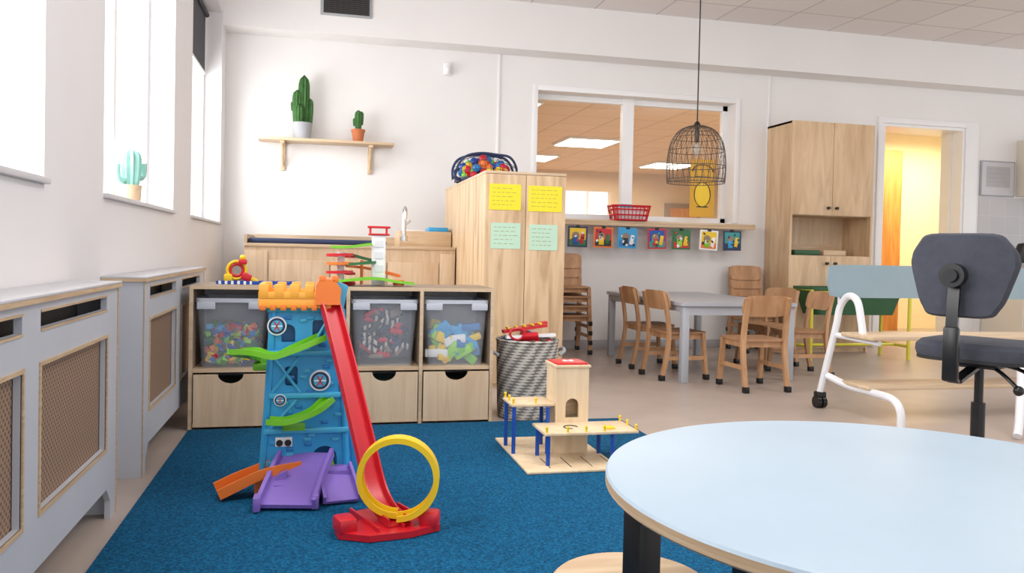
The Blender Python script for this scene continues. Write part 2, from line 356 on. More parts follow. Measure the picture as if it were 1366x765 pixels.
# ---------------------------------------------------------------- storage shelf
SX0,SX1,SY0,SY1,SH=-.606,.897,4.15,4.56,.705
b=Bd('storage_shelf'); th=.018; cw=(SX1-SX0-th)/4
b.box(SX0,SX1,SY0,SY1,SH-th,SH,'shelfside',.002); b.box(SX0,SX1,SY0-.001,SY0+.004,SH-th,SH,'plyH'); b.box(SX0+th,SX1-th,SY0+.01,SY1,.28,.28+th,'plyH'); b.box(SX0+th,SX1-th,SY0+.01,SY1,.012,.03,'plyH')
b.box(SX0+th,SX1-th,SY1-.01,SY1,.03,SH-th,'wallL')
for i in range(5): b.box(SX0+i*cw,SX0+i*cw+th,SY0,SY1,0,SH-th,'shelfside'); b.box(SX0+i*cw,SX0+i*cw+th,SY0-.002,SY0,0,SH-th,'plyH')
for i in range(4):
    x0=SX0+i*cw+th+.006; x1=SX0+(i+1)*cw-.006; xc=(x0+x1)/2
    out=[(x0,.018),(x1,.018),(x1,.272)]+[(xc+.06*math.cos(a),.272-.045*math.sin(a)) for a in [pi*k/12 for k in range(13)]]+[(x0,.272)]
    b.prism(out,[],.015,'ply',Matrix.Translation((0,SY0+.004,0))@RX)
    b.box(x0,x0+.012,SY0+.005,SY1-.03,.032,.25,'ply'); b.box(x1-.012,x1,SY0+.005,SY1-.03,.032,.25,'ply')
    b.box(x0+.02,x1-.02,SY0+.06,SY1-.04,.035,.21,['gtub','dark','teal','hole'][i])
b.done()
def rounded_box_open(b,w,d,z0,z1,taper,m,th=.003):
    r=.03
    lo=rrect(-w/2+taper,w/2-taper,-d/2+taper,d/2-taper,r); hi=rrect(-w/2,w/2,-d/2,d/2,r); n=len(lo)
    vs=[(x,y,z0) for x,y in lo]+[(x,y,z1) for x,y in hi]
    fs=[(i,(i+1)%n,n+(i+1)%n,n+i) for i in range(n)]+[tuple(range(n))[::-1]]
    b.add(vs,fs,m)
    prof=[(-.012,-.012),(.008,-.012),(.008,.008),(-.012,.008)]
    b.sweep([(x,y,z1) for x,y in hi],prof,'binrim',closed=True)
pal=[['green','yellow','red','dblue','orange','skyblue','dgreen','lime','gold','blue','shelfside'],['red','orange','yellow','dblue','green'],['zebra','zebra','black','hole','shelfside','red','navy'],['lime','green','skyblue','blue','skyblue','yellow','white']]
for i in range(4):
    xc=SX0+th+cw*i+(cw-th)/2; b=Bd('storage_bin'); w=cw-th-.02; d=.34
    rounded_box_open(b,w,d,0,.335,.022,'bin')
    b.box(-w/2+.005,-w/2+.09,-d/2-.018,-d/2-.006,.29,.325,'binrim',.004) ; b.box(w/2-.09,w/2-.005,-d/2-.018,-d/2-.006,.29,.325,'binrim',.004)
    random.seed(20+i)
    fillh=.2 if i!=2 else .27
    for k in range(200 if i<2 else (80 if i==2 else 40)):
        s_=(.055,.03,.028) if i<2 else ((.085,.03,.035) if i==2 else (.12,.05,.06))
        z=random.uniform(.03,fillh)
        x=random.uniform(-w/2+.06,w/2-.06); y=random.choice([random.uniform(-d/2+.045,-d/2+.065),random.uniform(-d/2+.045,-d/2+.065),random.uniform(-d/2+.05,d/2-.06)])
        col=random.choice(pal[i])
        if i<2:
            b.bc((x,y,z),s_,col,.002,rz=random.uniform(0,3),rx=random.uniform(-.6,.6),ry=random.uniform(-.6,.6))
        else:
            b.bc((x*.92,y+.012,z+.01),(s_[0]*random.uniform(.6,1),s_[1],s_[2]*random.uniform(.6,1)),col,.008,rz=random.uniform(-.3,.3),ry=random.uniform(-1,1))
    b.done((xc,SY0+.19,.299))

# ---------------------------------------------------------------- toys on shelf
prof=[(-.03,0),(.03,0),(.03,.014),(.024,.014),(.024,.005),(-.024,.005),(-.024,.014),(-.03,.014)]
b=Bd('toy_race_track')
b.sweep([(-.2,0,0.0),(.18,-.02,0.0)],[(p[0]*1.2,p[1]*1.2) for p in prof],'dblue')
for i in range(12): b.box(-.19+i*.03,-.178+i*.03,-.045,-.037,.0,.017,'white')
b.tube([(-.11+.045*math.cos(a),.02,.07+.045*math.sin(a)) for a in [2*pi*k/20 for k in range(20)]],.008,'yellow',closed=True)
b.tube([(-.11+.03*math.cos(a),.02,.07+.03*math.sin(a)) for a in [2*pi*k/20 for k in range(20)]],.007,'red',closed=True)
b.box(-.17,-.13,.0,.05,.01,.05,'yellow',.006); b.bc((-.06,.01,.035),(.05,.04,.04),'red',.008,ry=.4); b.bc((-.03,.01,.025),(.06,.03,.02),'yellow',.006,ry=.5); b.box(-.1,-.06,-.01,.04,.1,.125,'red',.006); b.sph((-.08,.01,.135),.015,'yellow')
b.done((-.3,4.33,SH+.001))
b=Bd('marble_run_toy')
b.lathe([(.075,0),(.08,.01),(.07,.02),(.02,.025)],'red',(-.13,0,0)); b.cyl((-.13,0,0),(-.13,0,.17),.018,'whitemetal')
for zz in(.05,.095,.14):
    b.sweep([(-.13+.055*math.cos(a),.055*math.sin(a),zz+.012*k/20) for k,a in [(k,2*pi*k/22) for k in range(21)]],[(p[0]*.7,p[1]) for p in prof],'red' if zz!=.095 else 'orange')
b.box(.03,.10,-.03,.03,0,.27,'white',.006)
for zz in(.07,.14,.2): b.box(.042,.088,-.034,-.029,zz,zz+.035,'whitemetal')
b.box(.01,.12,-.04,.04,.262,.272,'red',.004); b.cyl((.02,0,.27),(.02,0,.3),.006,'red'); b.cyl((.105,0,.27),(.105,0,.3),.006,'red'); b.box(.005,.125,-.01,.01,.3,.312,'red',.003)
gp=[(p[0]*.75,p[1]) for p in prof]
b.sweep(smooth_path([(-.18,-.02,.19),(-.1,-.03,.19),(0,-.03,.205),(.03,-.03,.21)]),gp,'green')
b.sweep(smooth_path([(-.08,.03,.15),(.0,.05,.13),(.06,.04,.12),(.0,-.05,.11),(-.1,-.04,.10)]),gp,'dgreen')
b.sweep(smooth_path([(-.15,-.07,.012),(-.05,-.1,.025),(.05,-.08,.03),(.15,-.07,.015),(.24,-.05,.005)]),[(p[0]*1.2,p[1]) for p in prof],'green')
b.cyl((-.02,.03,0),(-.02,.03,.13),.008,'orange'); b.cyl((.17,-.04,0),(.17,-.04,.03),.03,'orange'); b.sweep(smooth_path([(-.1,.06,.09),(0,.08,.08),(.1,.07,.06),(.18,.04,.04)]),gp,'orange')
b.done((.24,4.34,SH+.004))

# ---------------------------------------------------------------- changing unit
b=Bd('changing_table'); x0,x1,y0,y1=-.545,1.04,6.3,6.95
b.box(x0,x1,y0,y1,.90,.925,'plyH',.003); b.box(x0,x1,y0+.012,y1,0,.90,'ply')
for i,(p,q) in enumerate(((x0,x0+.17),(x0+.175,x0+.62),(x0+.625,x0+1.05),(x0+1.055,x1-.13),(x1-.125,x1))):
    b.box(p+.004,q-.002,y0-.004,y0+.012,.04,.80 if 0<i<4 else .87,'ply',.003)
for k in(.62,1.05): b.cyl((x0+k-.05,y0-.02,.62),(x0+k-.05,y0-.004,.62),.012,'black')
b.box(x0,x0+.02,y0,y1,.925,.99,'plyH'); b.box(x0,x1-.42,y1-.02,y1,.925,1.0,'plyH')
b.box(x0+.03,x0+1.05,y0+.03,y1-.03,.926,.965,'navy',.015)
b.box(x1-.42,x1,y0+.22,y1,.925,1.05,'pine',.003); b.box(x1-.18,x1-.02,y0+.25,y0+.45,1.05,1.085,'skyblue',.006); b.box(x1-.36,x1-.22,y0+.26,y0+.45,1.05,1.06,'white',.004); b.done()
b=Bd('faucet'); b.cyl((0,0,0),(0,0,.04),.03,'chrome'); b.cyl((0,0,.03),(0,0,.16),.017,'chrome')
b.tube([(0,0,.15)]+[(0,-.05+.05*math.cos(a),.21+.05*math.sin(a)) for a in [pi*k/12 for k in range(13)]]+[(0,-.1,.17)],.014,'chrome',10); b.cyl((0,0,.12),(.05,0,.16),.008,'chrome'); b.done((.645,6.4,.967))

# ---------------------------------------------------------------- cupboard
b=Bd('plywood_cupboard'); x0,x1,y0,y1,h=1.05,1.598,5.2,6.94,1.43
b.box(x0,x1,y0+.02,y1,0,h-.018,'plyV'); b.box(x0-.003,x1+.003,y0,y1,h-.018,h,'plyH',.002)
xm=(x0+x1)/2
b.box(x0,xm-.002,y0,y0+.02,.03,h-.02,'plyV',.002); b.box(xm+.002,x1,y0,y0+.02,.03,h-.02,'plyV',.002); b.done()
for n,mt,xa,xb,za,zb in(('yellow_paper_sheet','paperY',1.075,1.288,1.175,1.345),('yellow_paper_sheet','paperY',1.34,1.57,1.172,1.342),('green_paper_sheet','paperG',1.09,1.29,.92,1.09),('green_paper_sheet','paperG',1.35,1.545,.915,1.085)):
    b=Bd(n); b.box(xa,xb,5.1965,5.1999,za,zb,mt)
    random.seed(int(xa*100))
    for k in range(5):
        xx=xa+.02; zz=zb-.03-k*.027
        while xx<xb-.05:
            l=random.uniform(.012,.035); b.box(xx,xx+l,5.1957,5.1965,zz,zz+.003,'ink'); xx+=l+.01
    b.done()
b=Bd('ball_net_bag'); random.seed(3)
for k in range(120):
    a=random.uniform(0,2*pi); r=random.uniform(0,1)**.5
    x=.215*r*math.cos(a); y=.15*r*math.sin(a); z=.045+random.uniform(0,1)*.16*(1-r*r*.55)
    b.sph((x*.93,y*.9,z),.034,random.choice(['red','yellow','green','dblue','orange','blue','red']),u=12,v=8)
rim=smooth_path([(-.25,-.03,.03),(-.24,-.07,.12),(-.18,-.09,.2),(-.05,-.06,.235),(.08,-.06,.23),(.19,-.06,.215),(.25,-.05,.13),(.245,-.03,.03)],5)
b.tube(rim,.010,'navy'); b.tube([(x,-y,z) for x,y,z in rim],.010,'navy')
b.sweep([(.235*math.cos(a),.175*math.sin(a),.005) for a in [2*pi*k/28 for k in range(28)]],[(-.006,0),(.006,0),(.006,.035),(-.006,.035)],'navy',closed=True)
b.tube(smooth_path([(-.235,-.08,.10),(-.275,-.12,.07),(-.27,-.13,.03),(-.225,-.1,.015)],4),.014,'navy')
for k in range(13):
    t=-1+2*k/12
    b.tube([(t*.235,.19*math.cos(a)*(1-t*t*.4),.02+.205*math.sin(a)*(1-t*t*.35)) for a in [pi*q/10 for q in range(11)]],.0018,'navy',5)
for k in range(1,7):
    a0=pi*k/7
    b.tube([(t*.24,.19*math.cos(a0)*(1-t*t*.4),.02+.205*math.sin(a0)*(1-t*t*.35)) for t in [-1+q/6 for q in range(13)]],.0018,'navy',5)
b.done((1.26,6.3,1.432),.1)

# ---------------------------------------------------------------- wall shelf with cacti
b=Bd('wall_shelf'); b.box(-.52,.615,7.08,YB,1.80,1.822,'pine',.003)
for x in(-.32,.42):
    b.box(x-.018,x+.018,YB-.022,YB,1.56,1.80,'pine',.003); b.box(x-.018,x+.018,7.10,YB-.02,1.775,1.80,'pine',.002)
    b.tube([(x,YB-.02,1.6),(x,7.13,1.78)],.012,'pine',6)
b.done()
def ribbed(b,c,r,h,m,ribs=10,tw=0):
    n=ribs*4; rings=12; vs=[];fs=[]
    for j in range(rings+1):
        t=j/rings; rr=r*(.75+.25*math.sin(min(1,t*1.6)*pi/2))
        if t>.75: rr*=math.sqrt(max(0,1-((t-.75)/.25)**2))*.97+.03
        for i in range(n):
            a=2*pi*i/n; q=rr*(1+.13*math.cos(a*ribs)); vs.append((c[0]+q*math.cos(a),c[1]+q*math.sin(a),c[2]+h*t))
    for j in range(rings):
        for i in range(n): fs.append((j*n+i,j*n+(i+1)%n,(j+1)*n+(i+1)%n,(j+1)*n+i))
    fs.append(tuple(range(rings*n,rings*n+n)))
    b.add(vs,fs,m)
b=Bd('potted_cactus'); b.lathe([(.07,0),(.085,.14),(.075,.14),(.073,.12),(0,.12)],'potgrey'); b.cyl((0,0,.118),(0,0,.124),.073,'soil')
ribbed(b,(.01,0,.12),.042,.43,'cactus'); ribbed(b,(-.045,-.01,.12),.036,.3,'cactus',8); ribbed(b,(.055,.01,.12),.03,.24,'cactus',8); ribbed(b,(-.03,-.045,.12),.033,.17,'cactus',8); ribbed(b,(-.08,.0,.24),.016,.08,'cactus',6)
b.done((-.16,7.18,1.823))
b=Bd('potted_cactus'); b.lathe([(.042,0),(.055,.09),(.06,.09),(.06,.11),(.05,.11),(.048,.09),(0,.09)],'terra'); b.cyl((0,0,.09),(0,0,.097),.05,'soil')
ribbed(b,(0,0,.09),.028,.19,'cactus',8); ribbed(b,(.025,0,.15),.018,.12,'cactus',8); ribbed(b,(-.03,0,.14),.015,.07,'cactus',6); b.done((.31,7.18,1.823))
b=Bd('cactus_ornament'); b.lathe([(.035,0),(.045,.005),(.05,.08),(.045,.08),(.04,.07),(0,.07)],'pine')
ribbed(b,(0,0,.07),.042,.18,'cactus2',10)
b.tube(smooth_path([(0,.02,.12),(0,.07,.12),(0,.085,.15),(0,.085,.19)],5),.015,'cactus2'); b.tube(smooth_path([(0,-.02,.1),(0,-.07,.1),(0,-.085,.13),(0,-.085,.17)],5),.014,'cactus2')
b.done((-.86,4.08,ZS+.021),-.5)

# ---------------------------------------------------------------- ledge with cards
b=Bd('ledge_shelf'); b.box(2.18,4.12,7.12,YB-.013,1.19,1.215,'pine',.003); b.box(2.18,4.12,7.12,7.132,1.165,1.19,'pine',.002); b.done()
random.seed(5)
cc=[('yellow','dblue','red','dgreen'),('red','yellow','dgreen','black'),('skyblue','black','white','blue'),('dblue','red','yellow','teal'),('dgreen','lime','yellow','red'),('yellow','green','white','orange'),('teal','skyblue','yellow','navy')]
bg=['navy','orange','skyblue','red','dgreen','white','navy']
for k,(x) in enumerate((2.31,2.56,2.80,3.09,3.34,3.63,3.87)):
    b=Bd('picture_card'); c=cc[k]
    b.T=Matrix.Rotation(random.uniform(-.06,.06),4,'Y')
    b.box(-.095,.095,-.003,0,-.19,0,bg[k]); b.box(-.078,.078,-.005,-.003,-.175,-.015,c[0])
    b.box(-.078,.078,-.006,-.005,-.175,-.12,c[3])
    random.seed(50+k)
    b.cyl((-.02,-.005,-.085),(-.02,-.009,-.085),.036,'shelfside'); b.bc((-.02,-.008,-.13),(.05,.004,.07),c[1],.0015); b.bc((.042,-.008,-.11),(.035,.004,.09),c[2],.0015,ry=.2)
    for q in range(6): b.bc((random.uniform(-.065,.065),-.0095,random.uniform(-.16,-.03)),(random.uniform(.01,.03),.002,random.uniform(.01,.03)),random.choice(['black','white','hole',c[2],c[3]]),0,ry=random.uniform(0,3))
    b.box(-.018,.018,-.01,.006,-.012,.012,'black',.003); b.tube([(-.01,0,.01),(0,0,.016),(.01,0,.01)],.002,'chrome',5)
    b.done((x,7.115,1.148))
b=Bd('red_basket'); w,d=.19,.1
lo=rrect(-w+.03,w-.03,-d+.02,d-.02,.03); hi=rrect(-w,w,-d,d,.04); n=len(lo)
b.add([(x,y,0) for x,y in lo],[tuple(range(n))],'red')
for z,q in((.004,0),(.05,.4),(.1,.75),(.135,1)):
    pts=[(lo[i][0]*(1-q)+hi[i][0]*q,lo[i][1]*(1-q)+hi[i][1]*q,z) for i in range(n)]; b.tube(pts,.008,'red',6,closed=True)
for i in range(0,n): b.tube([(lo[i][0],lo[i][1],0),(hi[i][0],hi[i][1],.135)],.004,'red',5)
for s_ in(-1,1):
    for i in range(9): x=-.14+i*.035; b.tube([(x,s_*(d-.02),0),(x*1.15,s_*d,.135)],.004,'red',5)
b.box(-.13,.13,-.06,.06,.01,.12,'white',.01); b.box(-.1,.02,-.05,.04,.12,.15,'skyblue',.01)
b.done((2.83,7.18,1.22))
b=Bd('yellow_drawing_poster'); b.box(-.13,.13,-.004,0,-.28,.28,'gold')
b.lathe([(.001,-.16),(.06,-.15),(.085,-.08),(.07,.02),(.05,.06),(.001,.07)],'yellow',T=Matrix.Translation((0,-.004,-.02))@Matrix.Diagonal((1,.03,1,1)),n=20)
b.tube([(.085*math.cos(a),-.007,-.06+.12*math.sin(a)) for a in [2*pi*k/24 for k in range(24)]],.004,'black',5,closed=True)
b.tube([(.11*math.cos(a),-.007,.16+.07*math.sin(a)) for a in [pi*k/10 for k in range(11)]],.005,'black',5)
b.bc((0,-.006,.11),(.16,.003,.012),'black'); b.bc((0,-.006,-.18),(.12,.003,.01),'black'); b.done((3.62,7.27,1.56))

# ---------------------------------------------------------------- tall cabinet
b=Bd('tall_cabinet'); x0,x1,y0,y1,h=4.32,5.21,6.84,YB-.016,2.2; t_=.02
b.box(x0,x0+t_,y0+.02,y1,0,h,'plyT'); b.box(x1-t_,x1,y0+.02,y1,0,h,'plyT'); b.box(x0,x1,y0+.02,y1,h-t_,h,'plyH'); b.box(x0+t_,x1-t_,y1-.012,y1,.05,h-t_,'ply')
for z in(.06,.93,1.33): b.box(x0+t_,x1-t_,y0+.02,y1-.012,z-t_,z,'plyH')
b.box(x0+t_,x1-t_,y0+.04,y0+.06,0,.05,'plyT')
xm=(x0+x1)/2
for za,zb in((.06,.925),(1.315,h)):
    b.box(x0,xm-.002,y0,y0+.02,za,zb,'plyT',.002); b.box(xm+.002,x1,y0,y0+.02,za,zb,'plyT',.002)
    zk=zb-.07 if za<.5 else za+.07
    for s_ in(-1,1): b.cyl((xm+s_*.045,y0-.025,zk),(xm+s_*.045,y0,zk),.014,'black')
b.box(x0,x0+t_,y0,y0+.02,.925,1.315,'plyT'); b.box(x1-t_,x1,y0,y0+.02,.925,1.315,'plyT')
b.box(x0+.12,x0+.4,y0+.1,y0+.3,.931,.98,'gtub',.01); b.box(x0+.45,x0+.7,y0+.12,y0+.35,.931,.985,'pine',.01); b.box(x0+.1,x0+.78,y0+.36,y0+.4,.931,1.04,'edge'); b.done()
b=Bd('framed_picture'); b.box(-.22,.22,-.02,0,-.19,.19,'potgrey',.003); b.box(-.205,.205,-.022,-.02,-.175,.175,'coverTop'); b.bc((0,-.023,.02),(.3,.002,.22),'grey')
for q in range(4): b.bc((-.02,-.0245,.1-q*.045),(.22,.001,.006),'potgrey')
b.done((7.08,YB,1.80))
b=Bd('kitchen_counter'); b.box(6.9,9.3,6.72,YB-.016,.86,.9,'greytop',.004); b.box(6.93,9.3,6.76,YB-.016,.08,.86,'kit'); b.box(6.96,9.3,6.8,YB-.02,0,.08,'dark')
for i in range(4): b.box(6.95+i*.58,7.51+i*.58,6.742,6.76,.1,.85,'kit',.003)
b.done()
b=Bd('wall_cabinet'); b.box(7.33,9.2,6.97,YB-.001,1.62,2.22,'kit',.003)
for i in range(2): b.box(7.335+i*.93,8.26+i*.93,6.95,6.97,1.625,2.215,'kit',.003)
b.done()
b=Bd('wall_tiles'); b.box(6.86,9.3,YB-.008,YB,.9,1.6,tiles('grey_backsplash',(196,194,196),(192,190,192),(206,204,206),.2,.003,(pi/2,0,0))); b.done()
b=Bd('kettle'); b.lathe([(.075,0),(.08,.02),(.06,.17),(.045,.2),(.0,.21)],'black'); b.tube(smooth_path([(.06,0,.18),(.12,0,.17),(.13,0,.09),(.075,0,.03)],5),.01,'black'); b.done((7.1,6.95,.901))

# ---------------------------------------------------------------- chairs
def chair(loc,rz,stack=1,name='child_chair'):
    b=Bd(name)
    for k in range(stack):
        dz=k*.085; dy=-k*.006
        b.T=Matrix.Translation((0,dy,dz))
        b.prism(rrect(-.165,.165,-.15,.165,.035),[],.014,'beechD',Matrix.Translation((0,0,.335)))
        b.box(-.14,.14,-.13,-.11,.295,.335,'beech'); b.box(-.14,.14,.11,.13,.295,.335,'beech'); b.box(-.15,-.13,-.12,.12,.295,.335,'beech'); b.box(.13,.15,-.12,.12,.295,.335,'beech')
        leg=[(-.012,-.016),(.012,-.016),(.012,.016),(-.012,.016)]
        for s_ in(-1,1):
            b.sweep(smooth_path([(s_*.155,-.195,0),(s_*.155,-.155,.2),(s_*.155,-.145,.34),(s_*.152,-.165,.5),(s_*.148,-.195,.63)],4),leg,'beech',up=(1,0,0) )
            b.sweep([(s_*.158,.165,0),(s_*.15,.135,.335)],leg,'beech',up=(1,0,0))
            b.sweep([(s_*.156,-.17,.16),(s_*.156,.145,.16)],[(-.008,-.014),(.008,-.014),(.008,.014),(-.008,.014)],'beech')
            b.bc((s_*.155,-.195,.02),(.036,.042,.04),'black',.004); b.bc((s_*.158,.165,.02),(.036,.042,.04),'black',.004)
        b.cpanel((0,-.178,.575),.345,.14,.012,.02,'beech',n=5,tilt=-.22)
    b.T=Matrix()
    return b.done(loc,rz)
chair((2.58,5.54,0),-pi/2+.08)
chair((2.60,6.10,0),-pi/2-.03)
chair((2.91,5.02,0),.0)
chair((3.64,6.08,0),pi/2+.25)
chair((3.62,5.58,0),pi/2-.1)
chair((2.2,7.0,0),pi,4,'stacked_child_chairs')
chair((4.06,7.0,0),pi,3,'stacked_child_chairs')
b=Bd('child_dining_table'); x0,x1,y0,y1=2.48,3.40,5.24,6.8
b.prism(rrect(x0,x1,y0,y1,.03),[],.026,'greytop',Matrix.Translation((0,0,.545)))
b.box(x0+.03,x1-.03,y0+.02,y0+.045,.48,.545,'greytop'); b.box(x0+.03,x1-.03,y1-.045,y1-.02,.48,.545,'greytop'); b.box(x0+.02,x0+.045,y0+.03,y1-.03,.50,.545,'greytop'); b.box(x1-.045,x1-.02,y0+.03,y1-.03,.50,.545,'greytop')
for x in(x0+.045,x1-.045):
    for y in(y0+.045,y1-.045): b.box(x-.027,x+.027,y-.027,y+.027,0,.54,'greytop',.006)
b.done()

b=Bd('pendant_lamp')
prof2=[(.03,.42),(.07,.415),(.13,.385),(.175,.33),(.2,.26),(.212,.18),(.215,.09),(.21,.0)]
P=smooth_path([(r,0,z) for r,z in prof2],3)
for k in range(28):
    for sgn in(-1,1):
        pts=[]
        for i,p in enumerate(P):
            a=2*pi*k/28+sgn*i/len(P)*.55; pts.append((p.x*math.cos(a),p.x*math.sin(a),p.z))
        b.tube(pts,.0018,'rattan',5)
for i in (0,5,9,13,17,20,21):
    p=P[min(i,len(P)-1)]; b.tube([(p.x*math.cos(a),p.x*math.sin(a),p.z) for a in [2*pi*q/36 for q in range(36)]],.003,'rattan',5,closed=True)
b.lathe([(0,.46),(.015,.45),(.03,.42),(.03,.41),(0,.41)],'black'); b.cyl((0,0,.30),(0,0,.41),.018,'black'); b.sph((0,0,.25),.04,'bulb',(1,1,1.2)); b.cyl((0,0,.45),(0,0,ZC-1.44),.005,'dark',n=8)
b.cyl((0,0,ZC-1.44-.03),(0,0,ZC-1.44),.05,'white'); b.done((2.70,5.53,1.44))

b=Bd('green_tub_table'); x0,x1,y0,y1=4.2,5.2,6.28,6.66; r=.016
for x in(x0,x1):
    b.tube([(x,y0,0),(x,y0,.62),(x,y1,.62),(x,y1,0)],r,'yframe',8)
    b.tube([(x,y0,.12),(x,y1,.12)],r*.8,'yframe',8)
for y in(y0,y1): b.tube([(x0,y,.6),(x1,y,.6)],r,'yframe',8)
b.tube([(x0,(y0+y1)/2,.12),(x1,(y0+y1)/2,.12)],r*.8,'yframe',8)
lo=rrect(x0+.1,x1-.1,y0+.06,y1-.06,.05); hi=rrect(x0+.03,x1-.03,y0+.02,y1-.02,.06); n=len(lo)
b.add([(x,y,.4) for x,y in lo]+[(x,y,.63) for x,y in hi],[(i,(i+1)%n,n+(i+1)%n,n+i) for i in range(n)]+[tuple(range(n))],'gtub')
b.sweep([(x,y,.635) for x,y in hi],[(-.02,-.012),(.012,-.012),(.012,.012),(-.02,.012)],'gtub',closed=True); b.done()

# ---------------------------------------------------------------- group bench
b=Bd('group_bench'); x0,x1=2.98,4.68
b.cpanel(((x0+x1)/2-.02,4.2,.77),x1-x0+.1,.195,.018,.0,'bluegrey',n=14,tilt=.12)
b.box(x0-.03,x1,3.84,4.12,.455,.478,'plyH',.006); b.box(x0,x1,3.90,4.14,.17,.193,'plyH',.006)
R=.021
for x in(x0+.03,x1-.1):
    b.tube(smooth_path([(x-.06,4.3,.09),(x-.04,4.26,.3),(x-.02,4.22,.5),(x-.01,4.2,.62),(x,4.14,.685),(x,4.06,.66),(x,4.02,.55),(x,4.0,.46)],5),R,'whitemetal',10)
    b.tube(smooth_path([(x-.04,4.26,.2),(x-.01,4.1,.165),(x,3.9,.16),(x,3.74,.15),(x,3.68,.1),(x,3.67,0.015)],5),R,'whitemetal',10)
    b.tube([(x-.02,4.24,.45),(x,3.86,.44)],R*.8,'whitemetal',10)
    b.tube([(x-.01,4.2,.62),(x,4.23,.8)],R*.7,'whitemetal',8)
    b.bc((x-.06,4.3,.08),(.06,.05,.04),'black',.008); b.cyl((x-.09,4.3,.037),(x-.065,4.3,.037),.036,'black'); b.cyl((x-.055,4.3,.037),(x-.03,4.3,.037),.036,'black')
b.tube(smooth_path([(3.92,3.9,.44),(3.79,3.7,.32),(3.54,3.45,.1),(3.46,3.38,.02)],5),R,'whitemetal',10)
b.done()

# ---------------------------------------------------------------- office chair
b=Bd('office_chair')
for k in range(5):
    a=2*pi*k/5+.3; b.sweep([(0.03*math.cos(a),.03*math.sin(a),.11),(.29*math.cos(a),.29*math.sin(a),.075)],[(-.022,-.015),(.022,-.015),(.015,.015),(-.015,.015)],'black')
    cx,cy=.29*math.cos(a),.29*math.sin(a); b.cyl((cx-.02*math.sin(a),cy+.02*math.cos(a),.03),(cx+.02*math.sin(a),cy-.02*math.cos(a),.03),.03,'dark'); b.cyl((cx,cy,.04),(cx,cy,.085),.01,'black')
b.cyl((0,0,.07),(0,0,.3),.028,'black'); b.cyl((0,0,.3),(0,0,.49),.018,'black')
b.box(-.1,.1,-.1,.1,.455,.485,'black',.01)
b.tube(smooth_path([(.05,.03,.47),(.16,.02,.45),(.24,-.02,.38)],5),.008,'black'); b.tube(smooth_path([(.05,-.05,.47),(.12,-.12,.45),(.2,-.18,.40)],5),.008,'black'); b.sph((.2,-.18,.395),.02,'black'); b.sph((.24,-.02,.375),.02,'black',(1,1,1.6))
lo=rrect(-.22,.22,-.2,.22,.12,8)
b.prism(lo,[],.02,'dark',Matrix.Translation((0,0,.485)))
n=len(lo); vs=[];fs=[]
lv=[(1.0,.50),(1.03,.52),(1.02,.545),(.93,.565),(.6,.57)]
for s_,z in lv: vs+=[(x*s_,y*s_,z) for x,y in lo]
for j in range(len(lv)-1):
    for i in range(n): fs.append((j*n+i,j*n+(i+1)%n,(j+1)*n+(i+1)%n,(j+1)*n+i))
fs.append(tuple(range((len(lv)-1)*n,len(lv)*n)))
b.add(vs,fs,'fabric')
b.sweep(smooth_path([(0,.0,.47),(0,-.2,.43),(0,-.3,.42),(0,-.335,.5),(0,-.33,.7),(0,-.31,.85)],5),[(-.022,-.007),(.022,-.007),(.022,.007),(-.022,.007)],'black',up=(0,1,.001))
b.bc((0,-.335,.53),(.06,.03,.22),'black',.01); b.bc((0,-.325,.835),(.085,.04,.06),'black',.018)
b.cyl((0,-.36,.845),(0,-.315,.845),.048,'black',n=24); b.cyl((0,-.375,.845),(0,-.36,.845),.026,'dark',n=24)
oc=[(-.12,-.175),(.12,-.175),(.16,-.11),(.205,.04),(.195,.09),(.14,.165),(-.14,.165),(-.195,.09),(-.205,.04),(-.16,-.11)]
rc=[]
for i in range(len(oc)):
    p=Vector(oc[i]); a=Vector(oc[i-1]); c=Vector(oc[(i+1)%len(oc)])
    p0=p.lerp(a,.22); p2=p.lerp(c,.22)
    for q in range(4):
        t=q/3; rc.append(((1-t)**2*p0+2*t*(1-t)*p+t*t*p2))
n=len(rc); vs=[];fs=[]
lv=[(.0,.0),(.5,.0),(.95,0),(1.0,.012),(1.0,.035),(.93,.05),(.5,.055),(.0,.055)]
for s_,y in lv: vs+=[(p.x*s_,-.295+y+ (p.x*s_)**2*1.2,.85+p.y*s_) for p in rc]
for j in range(len(lv)-1):
    for i in range(n): fs.append((j*n+i,j*n+(i+1)%n,(j+1)*n+(i+1)%n,(j+1)*n+i))
b.add(vs,fs,'fabric')
b.done((2.75,2.89,0),math.atan2(.48,.87)-pi/2)

# ---------------------------------------------------------------- round table + stool
b=Bd('round_table'); R=.528; t_=.495
b.lathe([(0,t_-.026),(R-.004,t_-.026),(R,t_-.022),(R,t_-.006)],'edge',n=96)
b.lathe([(R,t_-.006),(R-.003,t_-.001),(R-.006,t_),(0,t_)],'tabletop',n=96)
for dx,dy in((-.44,.135),(-.047,.446),(.44,-.135),(.047,-.446)):
    b.bc((dx,dy,.233),(.05,.05,.466),'black',.004,rz=.3)
for (p,q) in(((-.44,.135),(.44,-.135)),((-.047,.446),(.047,-.446))): b.sweep([(p[0],p[1],.45),(q[0],q[1],.45)],[(-.015,-.016),(.015,-.016),(.015,.016),(-.015,.016)],'black')
b.done((1.015,1.22,.0125))
b=Bd('round_stool'); b.lathe([(0,.188),(.155,.188),(.165,.194),(.165,.204),(.158,.21),(0,.21)],'pine',n=48)
for k in range(4):
    a=pi/4+k*pi/2; b.cyl((.13*math.cos(a),.13*math.sin(a),0.001),(.1*math.cos(a),.1*math.sin(a),.19),.014,'beech')
b.done((.64,1.56,.0135))

